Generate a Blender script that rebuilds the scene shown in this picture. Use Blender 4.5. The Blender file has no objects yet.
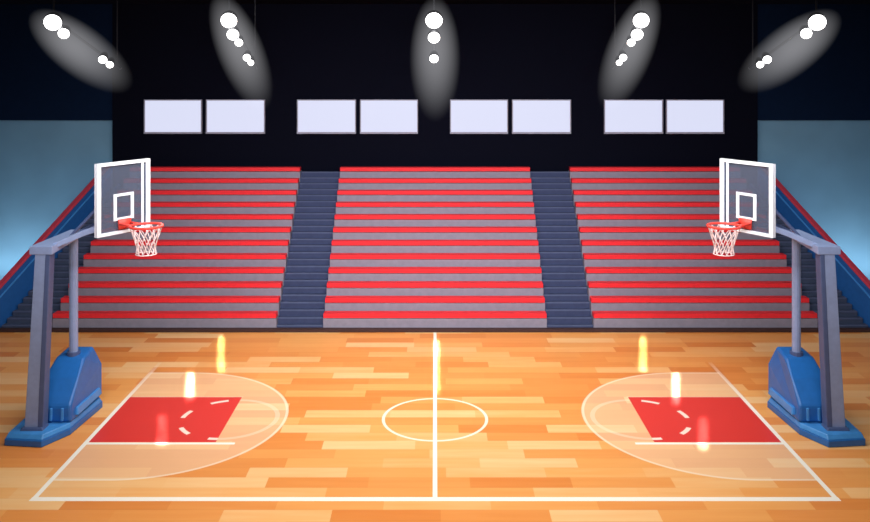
import bpy, bmesh, math, random
from mathutils import Vector, Matrix
random.seed(4)
S = bpy.context.scene
COL = S.collection
H = 8.2; F = 864.0; CX = 435.0; HY = 66.0
try:
    S.view_settings.view_transform = 'Standard'
    S.view_settings.look = 'None'
except Exception: pass

def srgb(r, g, b):
    f = lambda c: (c/255/12.92) if c/255 <= 0.04045 else ((c/255+0.055)/1.055)**2.4
    return (f(r), f(g), f(b), 1)

# ---------------- materials ----------------
def mat(name, c, rough=0.6, metal=0.0, spec=0.3, noise=0.06, nscale=6.0, emis=None, es=0.0):
    m = bpy.data.materials.new(name); m.use_nodes = True
    nt = m.node_tree; b = nt.nodes['Principled BSDF']
    b.inputs['Roughness'].default_value = rough
    b.inputs['Metallic'].default_value = metal
    b.inputs['Specular IOR Level'].default_value = spec
    if noise > 0:
        tc = nt.nodes.new('ShaderNodeTexCoord'); n = nt.nodes.new('ShaderNodeTexNoise')
        n.inputs['Scale'].default_value = nscale
        r = nt.nodes.new('ShaderNodeValToRGB')
        r.color_ramp.elements[0].position = 0.3; r.color_ramp.elements[1].position = 0.7
        r.color_ramp.elements[0].color = tuple(x*(1-noise) for x in c[:3])+(1,)
        r.color_ramp.elements[1].color = tuple(min(1, x*(1+noise)) for x in c[:3])+(1,)
        nt.links.new(tc.outputs['Object'], n.inputs['Vector'])
        nt.links.new(n.outputs['Fac'], r.inputs['Fac'])
        nt.links.new(r.outputs['Color'], b.inputs['Base Color'])
    else:
        b.inputs['Base Color'].default_value = c
    if emis:
        b.inputs['Emission Color'].default_value = emis
        b.inputs['Emission Strength'].default_value = es
    return m

M = {}
M['grey'] = mat('stand_concrete', srgb(136, 131, 146), 0.8, spec=0.1)
M['red'] = mat('bench_red', srgb(228, 50, 58), 0.5, spec=0.15)
M['bracket'] = mat('bracket_grey', srgb(90, 86, 96), 0.6)
M['slate'] = mat('stair_slate', srgb(60, 68, 98), 0.8, spec=0.1)
M['slate_l'] = mat('stair_nosing', srgb(84, 94, 124), 0.7, spec=0.1)
M['slate_d'] = mat('stair_outer', srgb(68, 78, 102), 0.8, spec=0.1)
M['black'] = mat('wall_black', srgb(11, 13, 25), 0.9, spec=0.03)
M['navy'] = mat('wall_navy', srgb(13, 28, 52), 0.9, spec=0.03)
M['teal'] = mat('wall_teal', srgb(106, 146, 172), 0.9, spec=0.05, nscale=0.8)
M['ceil'] = mat('ceiling_black', srgb(14, 17, 28), 0.95, spec=0.02)
M['kick'] = mat('kick_brown', srgb(62, 40, 38), 0.7)
M['blue'] = mat('rail_blue', srgb(34, 92, 162), 0.5)
M['railred'] = mat('rail_red', srgb(196, 62, 84), 0.5)
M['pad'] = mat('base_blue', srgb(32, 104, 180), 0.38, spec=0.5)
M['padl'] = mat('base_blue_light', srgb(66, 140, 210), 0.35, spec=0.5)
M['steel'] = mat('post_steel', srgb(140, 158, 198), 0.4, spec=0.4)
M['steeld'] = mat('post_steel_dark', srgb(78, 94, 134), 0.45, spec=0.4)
M['white'] = mat('frame_white', srgb(232, 236, 244), 0.4)
M['rim'] = mat('rim_red', srgb(226, 70, 60), 0.4)
M['net'] = mat('net_cord', srgb(235, 212, 212), 0.8)
M['rig'] = mat('rig_black', srgb(22, 24, 32), 0.5)
M['winframe'] = mat('window_frame', srgb(150, 152, 172), 0.6)
M['lens'] = mat('lamp_lens', (1, 1, 1, 1), 0.3, noise=0, emis=(1, 1, 1, 1), es=4)
M['win'] = mat('window_glass', srgb(60, 60, 70), 0.3, noise=0, spec=0.1, emis=srgb(222, 226, 250), es=0.95)

def glass_mat():
    m = bpy.data.materials.new('backboard_glass'); m.use_nodes = True
    nt = m.node_tree; nt.nodes.clear()
    o = nt.nodes.new('ShaderNodeOutputMaterial'); mx = nt.nodes.new('ShaderNodeMixShader')
    t = nt.nodes.new('ShaderNodeBsdfTransparent'); p = nt.nodes.new('ShaderNodeBsdfPrincipled')
    t.inputs['Color'].default_value = (0.6, 0.66, 0.74, 1)
    p.inputs['Base Color'].default_value = srgb(104, 112, 132); p.inputs['Roughness'].default_value = 0.12
    mx.inputs[0].default_value = 0.42
    nt.links.new(t.outputs[0], mx.inputs[1]); nt.links.new(p.outputs[0], mx.inputs[2])
    nt.links.new(mx.outputs[0], o.inputs[0]); return m
M['glass'] = glass_mat()

def haze_glow_mat():  # emissive volume imitates haze around the lamps, stronger at its upper end
    m = bpy.data.materials.new('haze_glow_volume'); m.use_nodes = True
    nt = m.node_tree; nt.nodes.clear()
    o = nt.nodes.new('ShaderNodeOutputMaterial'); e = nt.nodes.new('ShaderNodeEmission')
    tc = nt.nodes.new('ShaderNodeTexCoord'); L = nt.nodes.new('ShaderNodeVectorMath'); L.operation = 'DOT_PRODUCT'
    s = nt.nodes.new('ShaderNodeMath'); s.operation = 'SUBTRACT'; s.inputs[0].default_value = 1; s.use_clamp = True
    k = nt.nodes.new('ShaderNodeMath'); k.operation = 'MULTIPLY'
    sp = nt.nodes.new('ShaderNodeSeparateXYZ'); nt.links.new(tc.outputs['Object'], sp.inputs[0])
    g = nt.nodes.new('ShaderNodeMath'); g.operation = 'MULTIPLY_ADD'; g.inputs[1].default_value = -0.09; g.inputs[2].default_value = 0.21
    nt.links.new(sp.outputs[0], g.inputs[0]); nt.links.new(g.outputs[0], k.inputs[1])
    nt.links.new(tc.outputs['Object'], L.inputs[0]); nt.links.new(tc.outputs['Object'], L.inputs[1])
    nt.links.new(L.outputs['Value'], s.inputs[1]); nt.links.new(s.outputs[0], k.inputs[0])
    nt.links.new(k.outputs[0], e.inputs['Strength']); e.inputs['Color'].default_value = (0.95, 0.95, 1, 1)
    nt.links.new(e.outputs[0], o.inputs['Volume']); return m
M['beam'] = haze_glow_mat()

# ---------------- mesh builder ----------------
class MB:
    def __init__(s): s.v = []; s.f = []; s.m = []; s.mats = []
    def mi(s, k):
        if k not in s.mats: s.mats.append(k)
        return s.mats.index(k)
    def add(s, vs, fs, k):
        o = len(s.v); s.v += [tuple(v) for v in vs]; i = s.mi(k)
        for f in fs: s.f.append([a+o for a in f]); s.m.append(i)
    def box(s, x0, x1, y0, y1, z0, z1, k):
        if x0 > x1: x0, x1 = x1, x0
        s.hexa([(x0,y0,z0),(x1,y0,z0),(x1,y1,z0),(x0,y1,z0)], [(x0,y0,z1),(x1,y0,z1),(x1,y1,z1),(x0,y1,z1)], k)
    def hexa(s, b, t, k):
        n = len(b)
        s.add(list(b)+list(t), [list(range(n))[::-1], list(range(n, 2*n))]+[[i, (i+1) % n, n+(i+1) % n, n+i] for i in range(n)], k)
    def tube(s, pts, r, k, n=8, closed=False, ra=None):
        pts = [Vector(p) for p in pts]; N = len(pts); vs = []; fs = []
        for i, p in enumerate(pts):
            a = pts[(i-1) % N] if (closed or i > 0) else p
            b = pts[(i+1) % N] if (closed or i < N-1) else p
            t = (b-a).normalized(); up = Vector((0, 0, 1)) if abs(t.z) < 0.9 else Vector((0, 1, 0))
            u = t.cross(up).normalized(); w = t.cross(u).normalized()
            rr = ra[i] if ra else r
            for j in range(n):
                an = 2*math.pi*(j+0.5)/n; vs.append(p+u*math.cos(an)*rr+w*math.sin(an)*rr)
        for i in range(N if closed else N-1):
            i2 = (i+1) % N
            for j in range(n): fs.append([i*n+j, i2*n+j, i2*n+(j+1) % n, i*n+(j+1) % n])
        if not closed:
            fs.append(list(range(n))[::-1]); fs.append([(N-1)*n+j for j in range(n)])
        s.add(vs, fs, k)
    def obj(s, name, parent=None, bevel=0.0, smooth=False, origin=None):
        me = bpy.data.meshes.new(name)
        if origin is None:
            xs = [v[0] for v in s.v]; ys = [v[1] for v in s.v]; zs = [v[2] for v in s.v]
            origin = ((min(xs)+max(xs))/2, (min(ys)+max(ys))/2, min(zs))
        og = Vector(origin)
        me.from_pydata([tuple(Vector(v)-og) for v in s.v], [], s.f)
        for k in s.mats: me.materials.append(M[k])
        for p, i in zip(me.polygons, s.m): p.material_index = i; p.use_smooth = smooth
        bm = bmesh.new(); bm.from_mesh(me); bmesh.ops.recalc_face_normals(bm, faces=bm.faces); bm.to_mesh(me); bm.free()
        o = bpy.data.objects.new(name, me); COL.objects.link(o)
        o.location = og
        if parent:
            o.parent = parent
            o.location = og-Vector(parent['_w'])
        o['_w'] = tuple(og)
        if bevel > 0:
            b = o.modifiers.new('bevel', 'BEVEL'); b.width = bevel; b.segments = 2; b.limit_method = 'ANGLE'
        return o

def empty(name, loc, parent=None):
    o = bpy.data.objects.new(name, None); COL.objects.link(o); o.location = loc; o['_w'] = tuple(loc)
    o.empty_display_size = 0.3
    return o
def tag(o, label, cat, group=None):
    o['label'] = label; o['category'] = cat
    if group: o['group'] = group
def struct(o, label=None):
    o['kind'] = 'structure'
    if label: o['label'] = label

# ---------------- floor ----------------
def floor_mat():
    m = bpy.data.materials.new('court_wood'); m.use_nodes = True
    nt = m.node_tree; N = nt.nodes; Lk = nt.links; b = N['Principled BSDF']
    def val(x, sock):
        if isinstance(x, (int, float)): sock.default_value = x
        else: Lk.new(x, sock)
    def ma(op, a, c=0.0, d=None, clamp=False):
        n = N.new('ShaderNodeMath'); n.operation = op; n.use_clamp = clamp
        val(a, n.inputs[0]); val(c, n.inputs[1])
        if d is not None: val(d, n.inputs[2])
        return n.outputs[0]
    tc = N.new('ShaderNodeTexCoord'); sp = N.new('ShaderNodeSeparateXYZ'); Lk.new(tc.outputs['Object'], sp.inputs[0])
    X = sp.outputs[0]; Y = sp.outputs[1]
    AX = ma('ABSOLUTE', X)
    ph = 0.42
    row = ma('FLOOR', ma('DIVIDE', Y, ph))
    w1 = N.new('ShaderNodeTexWhiteNoise'); w1.noise_dimensions = '1D'; Lk.new(row, w1.inputs['W'])
    off = ma('MULTIPLY', w1.outputs['Value'], 9.0)
    colx = ma('FLOOR', ma('DIVIDE', ma('ADD', X, off), 2.0))
    cb = N.new('ShaderNodeCombineXYZ'); Lk.new(row, cb.inputs[0]); Lk.new(colx, cb.inputs[1])
    w2 = N.new('ShaderNodeTexWhiteNoise'); w2.noise_dimensions = '3D'; Lk.new(cb.outputs[0], w2.inputs['Vector'])
    mp = N.new('ShaderNodeMapping'); mp.inputs['Scale'].default_value = (0.5, 5, 1); Lk.new(tc.outputs['Object'], mp.inputs[0])
    ns = N.new('ShaderNodeTexNoise'); ns.inputs['Scale'].default_value = 1.2; ns.inputs['Detail'].default_value = 2; Lk.new(mp.outputs[0], ns.inputs['Vector'])
    fac = ma('ADD', ma('MULTIPLY', w2.outputs['Value'], 0.8), ma('MULTIPLY', ns.outputs['Fac'], 0.25))
    rp = N.new('ShaderNodeValToRGB'); Lk.new(fac, rp.inputs[0]); cr = rp.color_ramp
    cr.elements[0].position = 0.0; cr.elements[0].color = srgb(220, 126, 54)
    cr.elements[1].position = 1.0; cr.elements[1].color = srgb(250, 204, 146)
    e = cr.elements.new(0.3); e.color = srgb(234, 148, 74)
    e = cr.elements.new(0.65); e.color = srgb(244, 170, 94)
    cur = rp.outputs[0]
    def mix(fac, c1, c2):
        n = N.new('ShaderNodeMix'); n.data_type = 'RGBA'
        val(fac, n.inputs['Factor']); Lk.new(c1, n.inputs['A'])
        n.inputs['B'].default_value = c2
        return n.outputs['Result']
    def band(v, c, hw):
        return ma('LESS_THAN', ma('ABSOLUTE', ma('SUBTRACT', v, c)), hw)
    def AND(*a):
        r = a[0]
        for q in a[1:]: r = ma('MULTIPLY', r, q)
        return r
    def OR(*a):
        r = a[0]
        for q in a[1:]: r = ma('MAXIMUM', r, q)
        return r
    def dist(cx, cy, xs=AX):
        a = ma('SUBTRACT', xs, cx); c = ma('SUBTRACT', Y, cy)
        return ma('SQRT', ma('ADD', ma('MULTIPLY', a, a), ma('MULTIPLY', c, c)))
    CY = 20.1
    fr = ma('FRACT', ma('DIVIDE', Y, ph))
    seam = ma('LESS_THAN', fr, 0.05)
    cur = mix(ma('MULTIPLY', seam, 0.12), cur, srgb(200, 120, 60))
    BX = 7.6
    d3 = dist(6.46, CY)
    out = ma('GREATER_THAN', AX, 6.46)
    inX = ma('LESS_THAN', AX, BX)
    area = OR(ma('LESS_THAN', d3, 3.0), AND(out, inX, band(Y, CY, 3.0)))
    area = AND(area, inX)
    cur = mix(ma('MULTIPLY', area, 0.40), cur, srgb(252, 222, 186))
    arc = AND(ma('LESS_THAN', AX, 6.46), band(d3, 2.98, 0.035))
    st = AND(out, inX, ma('LESS_THAN', ma('ABSOLUTE', ma('SUBTRACT', ma('ABSOLUTE', ma('SUBTRACT', Y, CY)), 2.98)), 0.035))
    cur = mix(ma('MULTIPLY', OR(arc, st), 0.5), cur, srgb(255, 240, 215))
    key = AND(ma('GREATER_THAN', AX, 4.78), inX, band(Y, CY+0.02, 1.29))
    cur = mix(key, cur, srgb(224, 60, 52))
    keyl = AND(ma('GREATER_THAN', AX, 4.35), inX, band(Y, CY-1.33, 0.05))
    keyt = AND(ma('GREATER_THAN', AX, 4.75), inX, band(Y, CY+1.31, 0.025))
    dft = dist(4.78, CY)
    ang = ma('ARCTAN2', ma('SUBTRACT', Y, CY), ma('SUBTRACT', AX, 4.78))
    dash = ma('GREATER_THAN', ma('SINE', ma('MULTIPLY', ang, 7.0)), 0.2)
    inside = ma('GREATER_THAN', AX, 4.78)
    ftr = band(dft, 1.1, 0.055)
    ft = AND(ftr, dash, inside)
    ft2 = AND(ftr, ma('SUBTRACT', 1.0, inside))
    circ = band(dist(0.0, CY), 1.2, 0.035)
    inY = band(Y, CY, 3.8)
    side = AND(band(Y, 16.36, 0.075), ma('LESS_THAN', AX, BX+0.06))
    nearY = ma('SUBTRACT', 1.0, ma('DIVIDE', ma('SUBTRACT', Y, 21.0), 3.2), clamp=True)
    base = AND(band(AX, BX, 0.05), inY, nearY)
    half = AND(ma('LESS_THAN', AX, 0.045), ma('GREATER_THAN', Y, 16.3))
    cur = mix(ma('MULTIPLY', OR(keyt, ft2), 0.3), cur, srgb(255, 238, 210))
    cur = mix(ma('MULTIPLY', OR(circ, ft), 0.85), cur, srgb(255, 240, 222))
    cur = mix(OR(keyl, side, base, half), cur, srgb(255, 246, 230))
    Lk.new(cur, b.inputs['Base Color'])
    b.inputs['Roughness'].default_value = 0.34
    b.inputs['Specular IOR Level'].default_value = 0.2
    return m
M['floor'] = floor_mat()
YB = 32.3; XS = 17.5; ZC = 10.5; YF = -3.0
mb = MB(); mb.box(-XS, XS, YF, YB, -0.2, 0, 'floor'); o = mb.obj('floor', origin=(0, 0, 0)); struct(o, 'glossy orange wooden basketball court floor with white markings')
mb = MB(); mb.box(-XS, XS, YF, YB, ZC, ZC+0.2, 'ceil'); o = mb.obj('ceiling'); struct(o)
mb = MB(); mb.box(-XS-.2, XS+.2, YB, YB+0.2, -0.2, ZC+.2, 'teal'); o = mb.obj('wall_back'); struct(o)
mb = MB(); mb.box(-XS-.2, -XS, YF, YB, -0.2, ZC+.2, 'teal'); o = mb.obj('wall_left'); struct(o)
mb = MB(); mb.box(XS, XS+.2, YF, YB, -0.2, ZC+.2, 'teal'); o = mb.obj('wall_right'); struct(o)
mb = MB(); mb.box(-XS-.2, XS+.2, YF-.2, YF, -0.2, ZC+.2, 'navy'); o = mb.obj('wall_front'); struct(o)
WX = 11.95
mb = MB(); mb.box(-WX, WX, 32.0, YB, 0, ZC, 'black'); o = mb.obj('wall_center'); struct(o, 'black rear wall behind the stands')
for i, s in enumerate((-1, 1)):
    mb = MB(); mb.box(s*WX, s*XS, 32.15, YB, 6.18, ZC, 'navy'); o = mb.obj('trim_%d' % (i+1)); struct(o, 'dark navy upper wall band')
mb = MB(); mb.box(-15, 15, 26.58, 26.79, 0, 0.09, 'kick'); o = mb.obj('trim_3', bevel=0.01); struct(o, 'dark brown strip along the foot of the stands')

for i, (a, b2) in enumerate([(145, 201), (207, 264), (298, 355), (361, 417), (451, 507), (513, 570), (605, 662), (667, 723)]):
    D = 31.93
    x0 = (a-CX)*D/F; x1 = (b2-CX)*D/F; z1 = H-(100.5-HY)*D/F; z0 = H-(132-HY)*D/F
    mb = MB(); t = 0.035
    mb.box(x0, x1, 31.94, 32.0, z0, z1, 'win')
    mb.box(x0-t, x1+t, 31.9, 32.0, z1, z1+t, 'winframe'); mb.box(x0-t, x1+t, 31.88, 32.0, z0-t*1.8, z0, 'winframe')
    mb.box(x0-t, x0, 31.9, 32.0, z0, z1, 'winframe'); mb.box(x1, x1+t, 31.9, 32.0, z0, z1, 'winframe')
    o = mb.obj('window_%d' % (i+1)); struct(o, 'bright pale window with thin grey frame')

# ---------------- stands ----------------
D0 = 26.8; RD = 0.425; RH = 0.362; NR = 12
def outerX(t): return 11.9+(11.1-11.9)*t
def railX(D): return 13.7+(12.0-13.7)*(D-26.4)/(31.9-26.4)
for sec in (-1, 0, 1):
    par = empty('bleachers', (sec*8.2, 29.3, 0))
    tag(par, ['grey stepped bleacher block beside the dark stairs, with red benches', 'grey central stepped bleacher block between two dark stairs', 'grey stepped bleacher block beside the dark stairs, with red benches'][sec+1], 'bleachers', 'stepped bleacher blocks')
    mb = MB()
    for i in range(NR):
        t = (i+0.5)/NR
        xa, xb = {-1: (-outerX(t), -4.92), 0: (-3.47, 3.47), 1: (4.92, outerX(t))}[sec]
        mb.box(xa, xb, D0+RD*i, D0+RD*(i+1), 0, RH*(i+1), 'grey')
    o = mb.obj('stepped_platform', par); o['label'] = 'grey concrete steps'
    for i in range(NR):
        t = (i+0.5)/NR
        xa, xb = {-1: (-outerX(t), -4.92), 0: (-3.47, 3.47), 1: (4.92, outerX(t))}[sec]
        mb = MB(); z = RH*(i+1); y = D0+RD*i
        mb.box(xa+.01, xb-.01, y+0.0, y+0.15, z+0.02, z+0.155, 'red')
        mb.box(xa+.01, xb-.01, y+0.16, y+0.31, z+0.02, z+0.155, 'red')
        nb = max(3, int((xb-xa)/1.6))
        for k in range(nb+1):
            bx = xa+0.25+(xb-xa-0.5)*k/nb
            mb.box(bx-.04, bx+.04, y+0.02, y+0.29, z, z+0.03, 'bracket')
        o = mb.obj('bench', par); o['label'] = 'long red bench seat'

for s in (-1, 1):
    mb = MB(); n = 24
    for i in range(n):
        y = D0+RD*NR/n*i; z = RH*NR/n*(i+1)-0.03
        x0, x1 = sorted((s*3.48, s*4.91))
        mb.box(x0, x1, y, y+RD*NR/n, 0, z, 'slate')
        mb.box(x0+.01, x1-.01, y-0.012, y+0.05, z-0.03, z+0.006, 'slate_l')
    o = mb.obj('staircase'); tag(o, 'dark slate aisle stairs between red bleacher blocks', 'stairs', 'aisle stairs')
for s in (-1, 1):
    mb = MB(); n = 24; dd = 5.1/n
    for i in range(n):
        y = D0+dd*i; z = 3.75/n*(i+1); t = (i//2+0.5)/12
        xi = outerX(t)+0.01; xo = railX(y+dd)-0.07
        x0, x1 = sorted((s*xi, s*xo))
        mb.box(x0, x1, y, y+dd, 0, z, 'slate_d')
        mb.box(x0+.01, x1-.01, y-0.012, y+0.05, z-0.03, z+0.006, 'slate_l')
    o = mb.obj('staircase'); tag(o, 'dark grey end stairs beside a blue sloping side panel', 'stairs', 'end stairs')
    A = Vector((s*13.7, 26.4, 1.0)); B = Vector((s*12.0, 31.9, 4.54)); th = Vector((s*0.06, 0, 0))
    par = empty('stair_railing', (s*12.85, 29.15, 0)); tag(par, 'sloping blue side panel with red handrail beside end stairs', 'railing', 'sloping side railings')
    mb = MB()
    mb.hexa([(A.x-th.x, A.y, 0), (A.x+th.x, A.y, 0), (B.x+th.x, B.y, 0), (B.x-th.x, B.y, 0)], [A-th, A+th, B+th, B-th], 'blue')
    mb.obj('side_panel', par)
    mb = MB(); up = Vector((0, 0, 0.1)); w = Vector((s*0.09, 0, 0))
    mb.hexa([A-w, A+w, B+w, B-w], [A-w+up, A+w+up, B+w+up, B-w+up], 'railred')
    o = mb.obj('handrail', par, bevel=0.02); o['label'] = 'red handrail'
    mb = MB(); q = -s*0.075; lo = Vector((q, 0, -0.22)); l2 = Vector((q, 0, -0.26)); w = Vector((s*0.02, 0, 0))
    mb.hexa([A+l2-w, A+l2+w, B+l2+w, B+l2-w], [A+lo-w, A+lo+w, B+lo+w, B+lo-w], 'padl')
    o = mb.obj('panel_stripe', par); o['label'] = 'light blue stripe'

# ---------------- hoops ----------------
def hoop(s, label):
    P = lambda x, y, z: Vector((s*x, y, z))
    par = empty('basketball_hoop', (s*8.75, 19.7, 0)); tag(par, label, 'basketball hoop', 'basketball hoops')
    mb = MB()
    fp = [(9.3, 18.65), (8.45, 18.55), (8.1, 19.2), (7.98, 20.75), (8.15, 21.0), (9.2, 21.0), (9.35, 20.7)]
    def ins(pts, a):
        cx = sum(p[0] for p in pts)/len(pts); cy = sum(p[1] for p in pts)/len(pts)
        return [(cx+(x-cx)*a, cy+(y-cy)*a) for x, y in pts]
    def ring(pts, z): return [P(x, y, z) for x, y in pts]
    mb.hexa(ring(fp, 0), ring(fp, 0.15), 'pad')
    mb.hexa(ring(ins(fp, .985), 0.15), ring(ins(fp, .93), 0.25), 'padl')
    base = mb.obj('base', par, bevel=0.02); base['label'] = 'blue padded base slab'
    mb = MB()
    prof = [(19.25, .25, 8.98, 8.10), (19.25, .62, 8.96, 8.12), (19.7, 1.08, 8.94, 8.10), (20.15, 1.42, 8.84, 8.16), (20.75, 1.48, 8.80, 8.20), (20.92, 1.0, 8.94, 8.04), (20.92, .25, 8.98, 8.05)]
    n = len(prof)
    vs = [P(p[2], p[0], p[1]) for p in prof]+[P(p[3], p[0], p[1]) for p in prof]
    mb.add(vs, [list(range(n)), list(range(n, 2*n))[::-1]]+[[i, n+i, n+(i+1) % n, (i+1) % n] for i in range(n)], 'pad')
    wd = mb.obj('ballast_box', par, bevel=0.06); wd['label'] = 'blue wedge-shaped ballast housing'
    mb = MB()
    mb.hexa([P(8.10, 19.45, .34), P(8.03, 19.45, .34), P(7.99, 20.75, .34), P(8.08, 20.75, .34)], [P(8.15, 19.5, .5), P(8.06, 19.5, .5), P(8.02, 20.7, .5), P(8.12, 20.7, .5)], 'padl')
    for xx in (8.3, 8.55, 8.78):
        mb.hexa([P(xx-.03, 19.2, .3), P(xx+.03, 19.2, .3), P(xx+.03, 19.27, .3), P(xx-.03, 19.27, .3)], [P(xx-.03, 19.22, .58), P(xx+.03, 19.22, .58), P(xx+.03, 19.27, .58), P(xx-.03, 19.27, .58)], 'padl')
    mb.obj('rib', wd, bevel=0.015)
    mb = MB()
    def sq(c, hx, hy): return [P(c[0]-hx, c[1]-hy, c[2]), P(c[0]+hx, c[1]-hy, c[2]), P(c[0]+hx, c[1]+hy, c[2]), P(c[0]-hx, c[1]+hy, c[2])]
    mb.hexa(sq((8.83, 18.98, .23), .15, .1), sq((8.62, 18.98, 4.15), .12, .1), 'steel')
    mb.hexa(sq((8.63, 19.0, .23), .06, .13), sq((8.46, 19.0, 4.15), .05, .13), 'steeld')  # darker steel strip paints the shaded side of the square post
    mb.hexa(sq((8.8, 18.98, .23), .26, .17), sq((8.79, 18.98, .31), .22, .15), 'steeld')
    mb.obj('post', par, bevel=0.015)
    mb = MB(); mb.tube([P(8.49, 20.3, 1.35), P(8.47, 20.25, 4.25)], .1, 'steel', 12); mb.tube([P(8.49, 20.3, 1.38), P(8.49, 20.3, 1.5)], .15, 'steeld', 12)
    mb.obj('support_pole', par)
    mb = MB()
    mb.hexa([P(8.86, 18.86, 4.08), P(8.36, 18.86, 4.08), P(8.3, 20.4, 4.2), P(8.6, 20.4, 4.2)], [P(8.86, 18.86, 4.26), P(8.36, 18.86, 4.26), P(8.3, 20.4, 4.34), P(8.6, 20.4, 4.34)], 'steel')
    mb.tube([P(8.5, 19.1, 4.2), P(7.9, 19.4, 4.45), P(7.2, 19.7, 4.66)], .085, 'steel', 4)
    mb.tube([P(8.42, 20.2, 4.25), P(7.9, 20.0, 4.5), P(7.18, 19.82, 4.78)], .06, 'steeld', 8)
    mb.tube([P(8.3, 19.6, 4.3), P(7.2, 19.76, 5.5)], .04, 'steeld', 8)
    mb.obj('support_arm', par, bevel=0.01)
    n0 = Vector((s*7.46, 19.0, 0)); n1 = Vector((s*6.69, 20.2, 0)); dr = (n1-n0); W = dr.length; dr.normalize()
    nrm = Vector((-s*abs(dr.y), -abs(dr.x), 0)).normalized()
    zb, zt = 4.42, 6.04
    def BP(u, z, d): return n0+dr*u+nrm*d+Vector((0, 0, z))
    def slab(mb, u0, u1, z0, z1, d0, d1, k):
        mb.hexa([BP(u0, z0, d0), BP(u1, z0, d0), BP(u1, z0, d1), BP(u0, z0, d1)], [BP(u0, z1, d0), BP(u1, z1, d0), BP(u1, z1, d1), BP(u0, z1, d1)], k)
    def frame(mb, u0, u1, z0, z1, t, tz, d0, d1, k):
        slab(mb, u0, u1, z0, z0+tz, d0, d1, k); slab(mb, u0, u1, z1-tz, z1, d0, d1, k)
        slab(mb, u0, u0+t, z0+tz, z1-tz, d0, d1, k); slab(mb, u1-t, u1, z0+tz, z1-tz, d0, d1, k)
    mb = MB(); frame(mb, 0, W, zb, zt, .10, .07, -.05, .05, 'white')
    slab(mb, W/2-.15, W/2+.15, zb+.1, zb+.45, -.14, -.02, 'steeld')
    bb = mb.obj('backboard', par); bb['label'] = 'rectangular transparent backboard with white frame'
    mb = MB(); slab(mb, .09, W-.09, zb+.07, zt-.07, -.015, .015, 'glass'); o = mb.obj('glass_panel', bb); o['label'] = 'clear glass panel'
    mb = MB(); slab(mb, W-.23, W-.17, zb+.07, zt-.07, .017, .03, 'white'); o = mb.obj('border_line', bb); o['label'] = 'thin white vertical border line'
    mb = MB(); frame(mb, W/2-.27, W/2+.27, zb+.30, zb+.90, .08, .06, .017, .03, 'white'); o = mb.obj('target_square', bb); o['label'] = 'white shooting square'
    rc = (n0+n1)/2+nrm*0.70+Vector((-s*.06, 0, 0)); rz = 4.64; R = .35
    mb = MB()
    mb.tube([rc+Vector((math.cos(a)*R, math.sin(a)*R, rz)) for a in [2*math.pi*i/32 for i in range(32)]], .028, 'rim', 8, closed=True)
    slab(mb, W/2-.16, W/2+.16, rz-.12, rz+.1, .03, .08, 'rim')
    for q in (-.14, .14):
        mb.tube([BP(W/2+q, rz, .07), BP(W/2+q*.9, rz, .42)], .025, 'rim', 6)
    mb.tube([BP(W/2, rz-.1, .07), BP(W/2, rz-.02, .37)], .025, 'rim', 6)
    rim = mb.obj('rim', par, smooth=True); rim['label'] = 'red metal rim'
    mb = MB(); K = 12; L = .60
    def rad(t): return R*(1-.45*min(1, t*1.25)**.8)+(.03*max(0, t-.8)/.2)
    for k in range(K):
        for sg in (-1, 1):
            pts = []
            for j in range(13):
                t = j/12; a = 2*math.pi*(k+sg*t*2.0)/K; r = rad(t)
                pts.append(rc+Vector((math.cos(a)*r, math.sin(a)*r, rz-.02-L*t)))
            mb.tube(pts, .011, 'net', 5)
    mb.tube([rc+Vector((math.cos(a)*rad(1), math.sin(a)*rad(1), rz-.02-L)) for a in [2*math.pi*i/24 for i in range(24)]], .013, 'net', 5, closed=True)
    o = mb.obj('net', rim, smooth=True); o['label'] = 'white cord net'
hoop(-1, 'portable basketball hoop on blue base beside the baseline')
hoop(1, 'portable basketball hoop on blue base beside the baseline')

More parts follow.
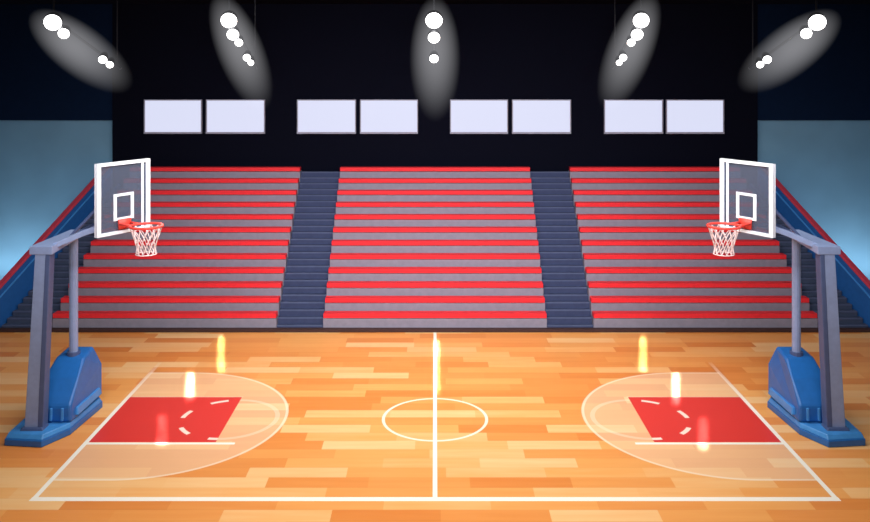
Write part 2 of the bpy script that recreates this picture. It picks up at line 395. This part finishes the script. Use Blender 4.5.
# ---------------- light rigs ----------------
RY = 28.0
def px(x, y, D): return Vector(((x-CX)*D/F, D, H-(y-HY)*D/F))
rigs = [
 ([(53, 22, 8.5), (64, 33, 5.5), (103, 59, 4.2), (110, 64, 3.6)], (81, 51), (63, 26), math.atan2(44, 58)),
 ([(229, 20, 8), (233, 34, 6), (239, 42, 4), (247, 57, 3.8), (251, 62, 3)], (241, 52), (64, 24), math.atan2(60, 24)),
 ([(434, 20, 8.5), (434, 37, 6), (434, 58, 4.5)], (435, 59), (64, 26), math.pi/2),
]
rigs += [([(870-x, y, r) for x, y, r in a], (870-c[0], c[1]), e, math.pi-t) for a, c, e, t in rigs[:2]]
for lamps, c, e, t in rigs:
    p0 = px(lamps[0][0], lamps[0][1], RY); p1 = px(lamps[-1][0], lamps[-1][1], RY)
    d = (p1-p0).normalized()
    par = empty('stage_light_rig', p0+Vector((0, 0.3, 0))); tag(par, 'row of glowing white spotlights on a black bar under the ceiling', 'stage light', 'ceiling spotlight rows')
    mb = MB(); bk = Vector((0, .42, 0))
    mb.tube([p0-d*.35+bk, p1+d*.25+bk], .05, 'rig', 8)
    q = p0-d*.2+bk; mb.tube([q, Vector((q.x, q.y, ZC))], .035, 'rig', 8)
    q = p1+d*.1+bk; mb.tube([q, Vector((q.x, q.y, ZC))], .022, 'rig', 8)
    mb.obj('mounting_bar', par)
    for x, y, r in lamps:
        p = px(x, y, RY); R = r*RY/F; ax = Vector((-p.x*0.02, -1, -.45)).normalized()
        mb = MB(); mb.tube([p-ax*.42, p-ax*.36, p-ax*.2, p, p+ax*.05], R, 'rig', 20, ra=[R*.45, R*.8, R*1.0, R*1.1, R*1.1])
        hs = mb.obj('spotlight', par)
        mb = MB(); mb.tube([p+ax*.03, p+ax*.07, p+ax*.10], R, 'lens', 20, ra=[R*1.02, R*.98, R*.6])
        ln = mb.obj('lens', hs); ln['label'] = 'glowing white lens'
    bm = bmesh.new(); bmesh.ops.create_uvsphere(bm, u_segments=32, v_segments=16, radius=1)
    me = bpy.data.meshes.new('haze_glow_volume'); bm.to_mesh(me); bm.free(); me.materials.append(M['beam'])
    o = bpy.data.objects.new('haze_glow_volume', me); COL.objects.link(o)
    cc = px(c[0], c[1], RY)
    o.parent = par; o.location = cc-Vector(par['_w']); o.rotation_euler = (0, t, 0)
    o.scale = (e[0]*RY/F, .8, e[1]*RY/F); o['label'] = 'added glowing volume imitating soft lamp haze'

# ---------------- lights ----------------
def area(name, loc, tgt, sx, sy, W, c=(1, 1, 1), spread=None):
    l = bpy.data.lights.new(name, 'AREA'); l.shape = 'RECTANGLE'; l.size = sx; l.size_y = sy; l.energy = W; l.color = c
    if spread: l.spread = math.radians(spread)
    o = bpy.data.objects.new(name, l); COL.objects.link(o); o.location = loc
    v = Vector(tgt)-Vector(loc)
    o.rotation_euler = v.to_track_quat('-Z', 'Y').to_euler() if (abs(v.x)+abs(v.y) > 1e-4) else (0, 0, 0)
    return o
area('overhead_light', (0, 18.5, 10.3), (0, 18.5, 0), 12, 8, 1650, (1, .98, .94))
area('stand_fill', (0, 13, 10.2), (0, 31, 2.2), 16, 2.0, 1000, (1, .96, 1), spread=80)  # unseen fill added to brighten the stand fronts
area('front_fill', (0, 3, 8.9), (0, 19, 3), 12, 1.2, 330, (.88, .94, 1), spread=110)  # unseen fill added for faces turned towards the camera
for s in (-1, 1):
    area('wall_fill', (s*14.9, 31.0, 0.3), (s*14.7, 32.3, 3.4), 4, .4, 105, (.8, .92, 1))  # unseen low light added behind each railing to grade the teal wall
for x, y, ln, e in [(221, 353, 44, 7), (190, 385, 40, 7), (162, 430, 40, 3.5), (437, 365, 64, 11), (643, 353, 44, 7), (676, 388, 40, 7), (703, 433, 40, 3.5)]:
    Da = F*H/(y+ln/2-HY); Db = F*H/(y-ln/2-HY); Dm = F*H/(y-HY); X = (x-CX)*H/(y-HY)
    a = area('streak_helper_light', (X, Dm, 10.2), (X, Dm, 0), .05, (Db-Da)*.8, e, (.75, .92, 1), spread=1.6)  # added narrow light shaped to imitate a reflection streak on the floor
    a.rotation_euler = (0, 0, -math.atan2(X, Dm))

w = bpy.data.worlds.new('World'); S.world = w; w.use_nodes = True
w.node_tree.nodes['Background'].inputs[0].default_value = (.02, .025, .04, 1)

cam = bpy.data.cameras.new('camera'); co = bpy.data.objects.new('camera', cam); COL.objects.link(co)
co.location = (0, 0, H); co.rotation_euler = (math.radians(90), 0, 0)
cam.sensor_width = 36; cam.lens = 36*F/870; cam.shift_y = -(261-HY)/870; cam.clip_end = 200
S.camera = co
for o in bpy.data.objects:
    if '_w' in o: del o['_w']
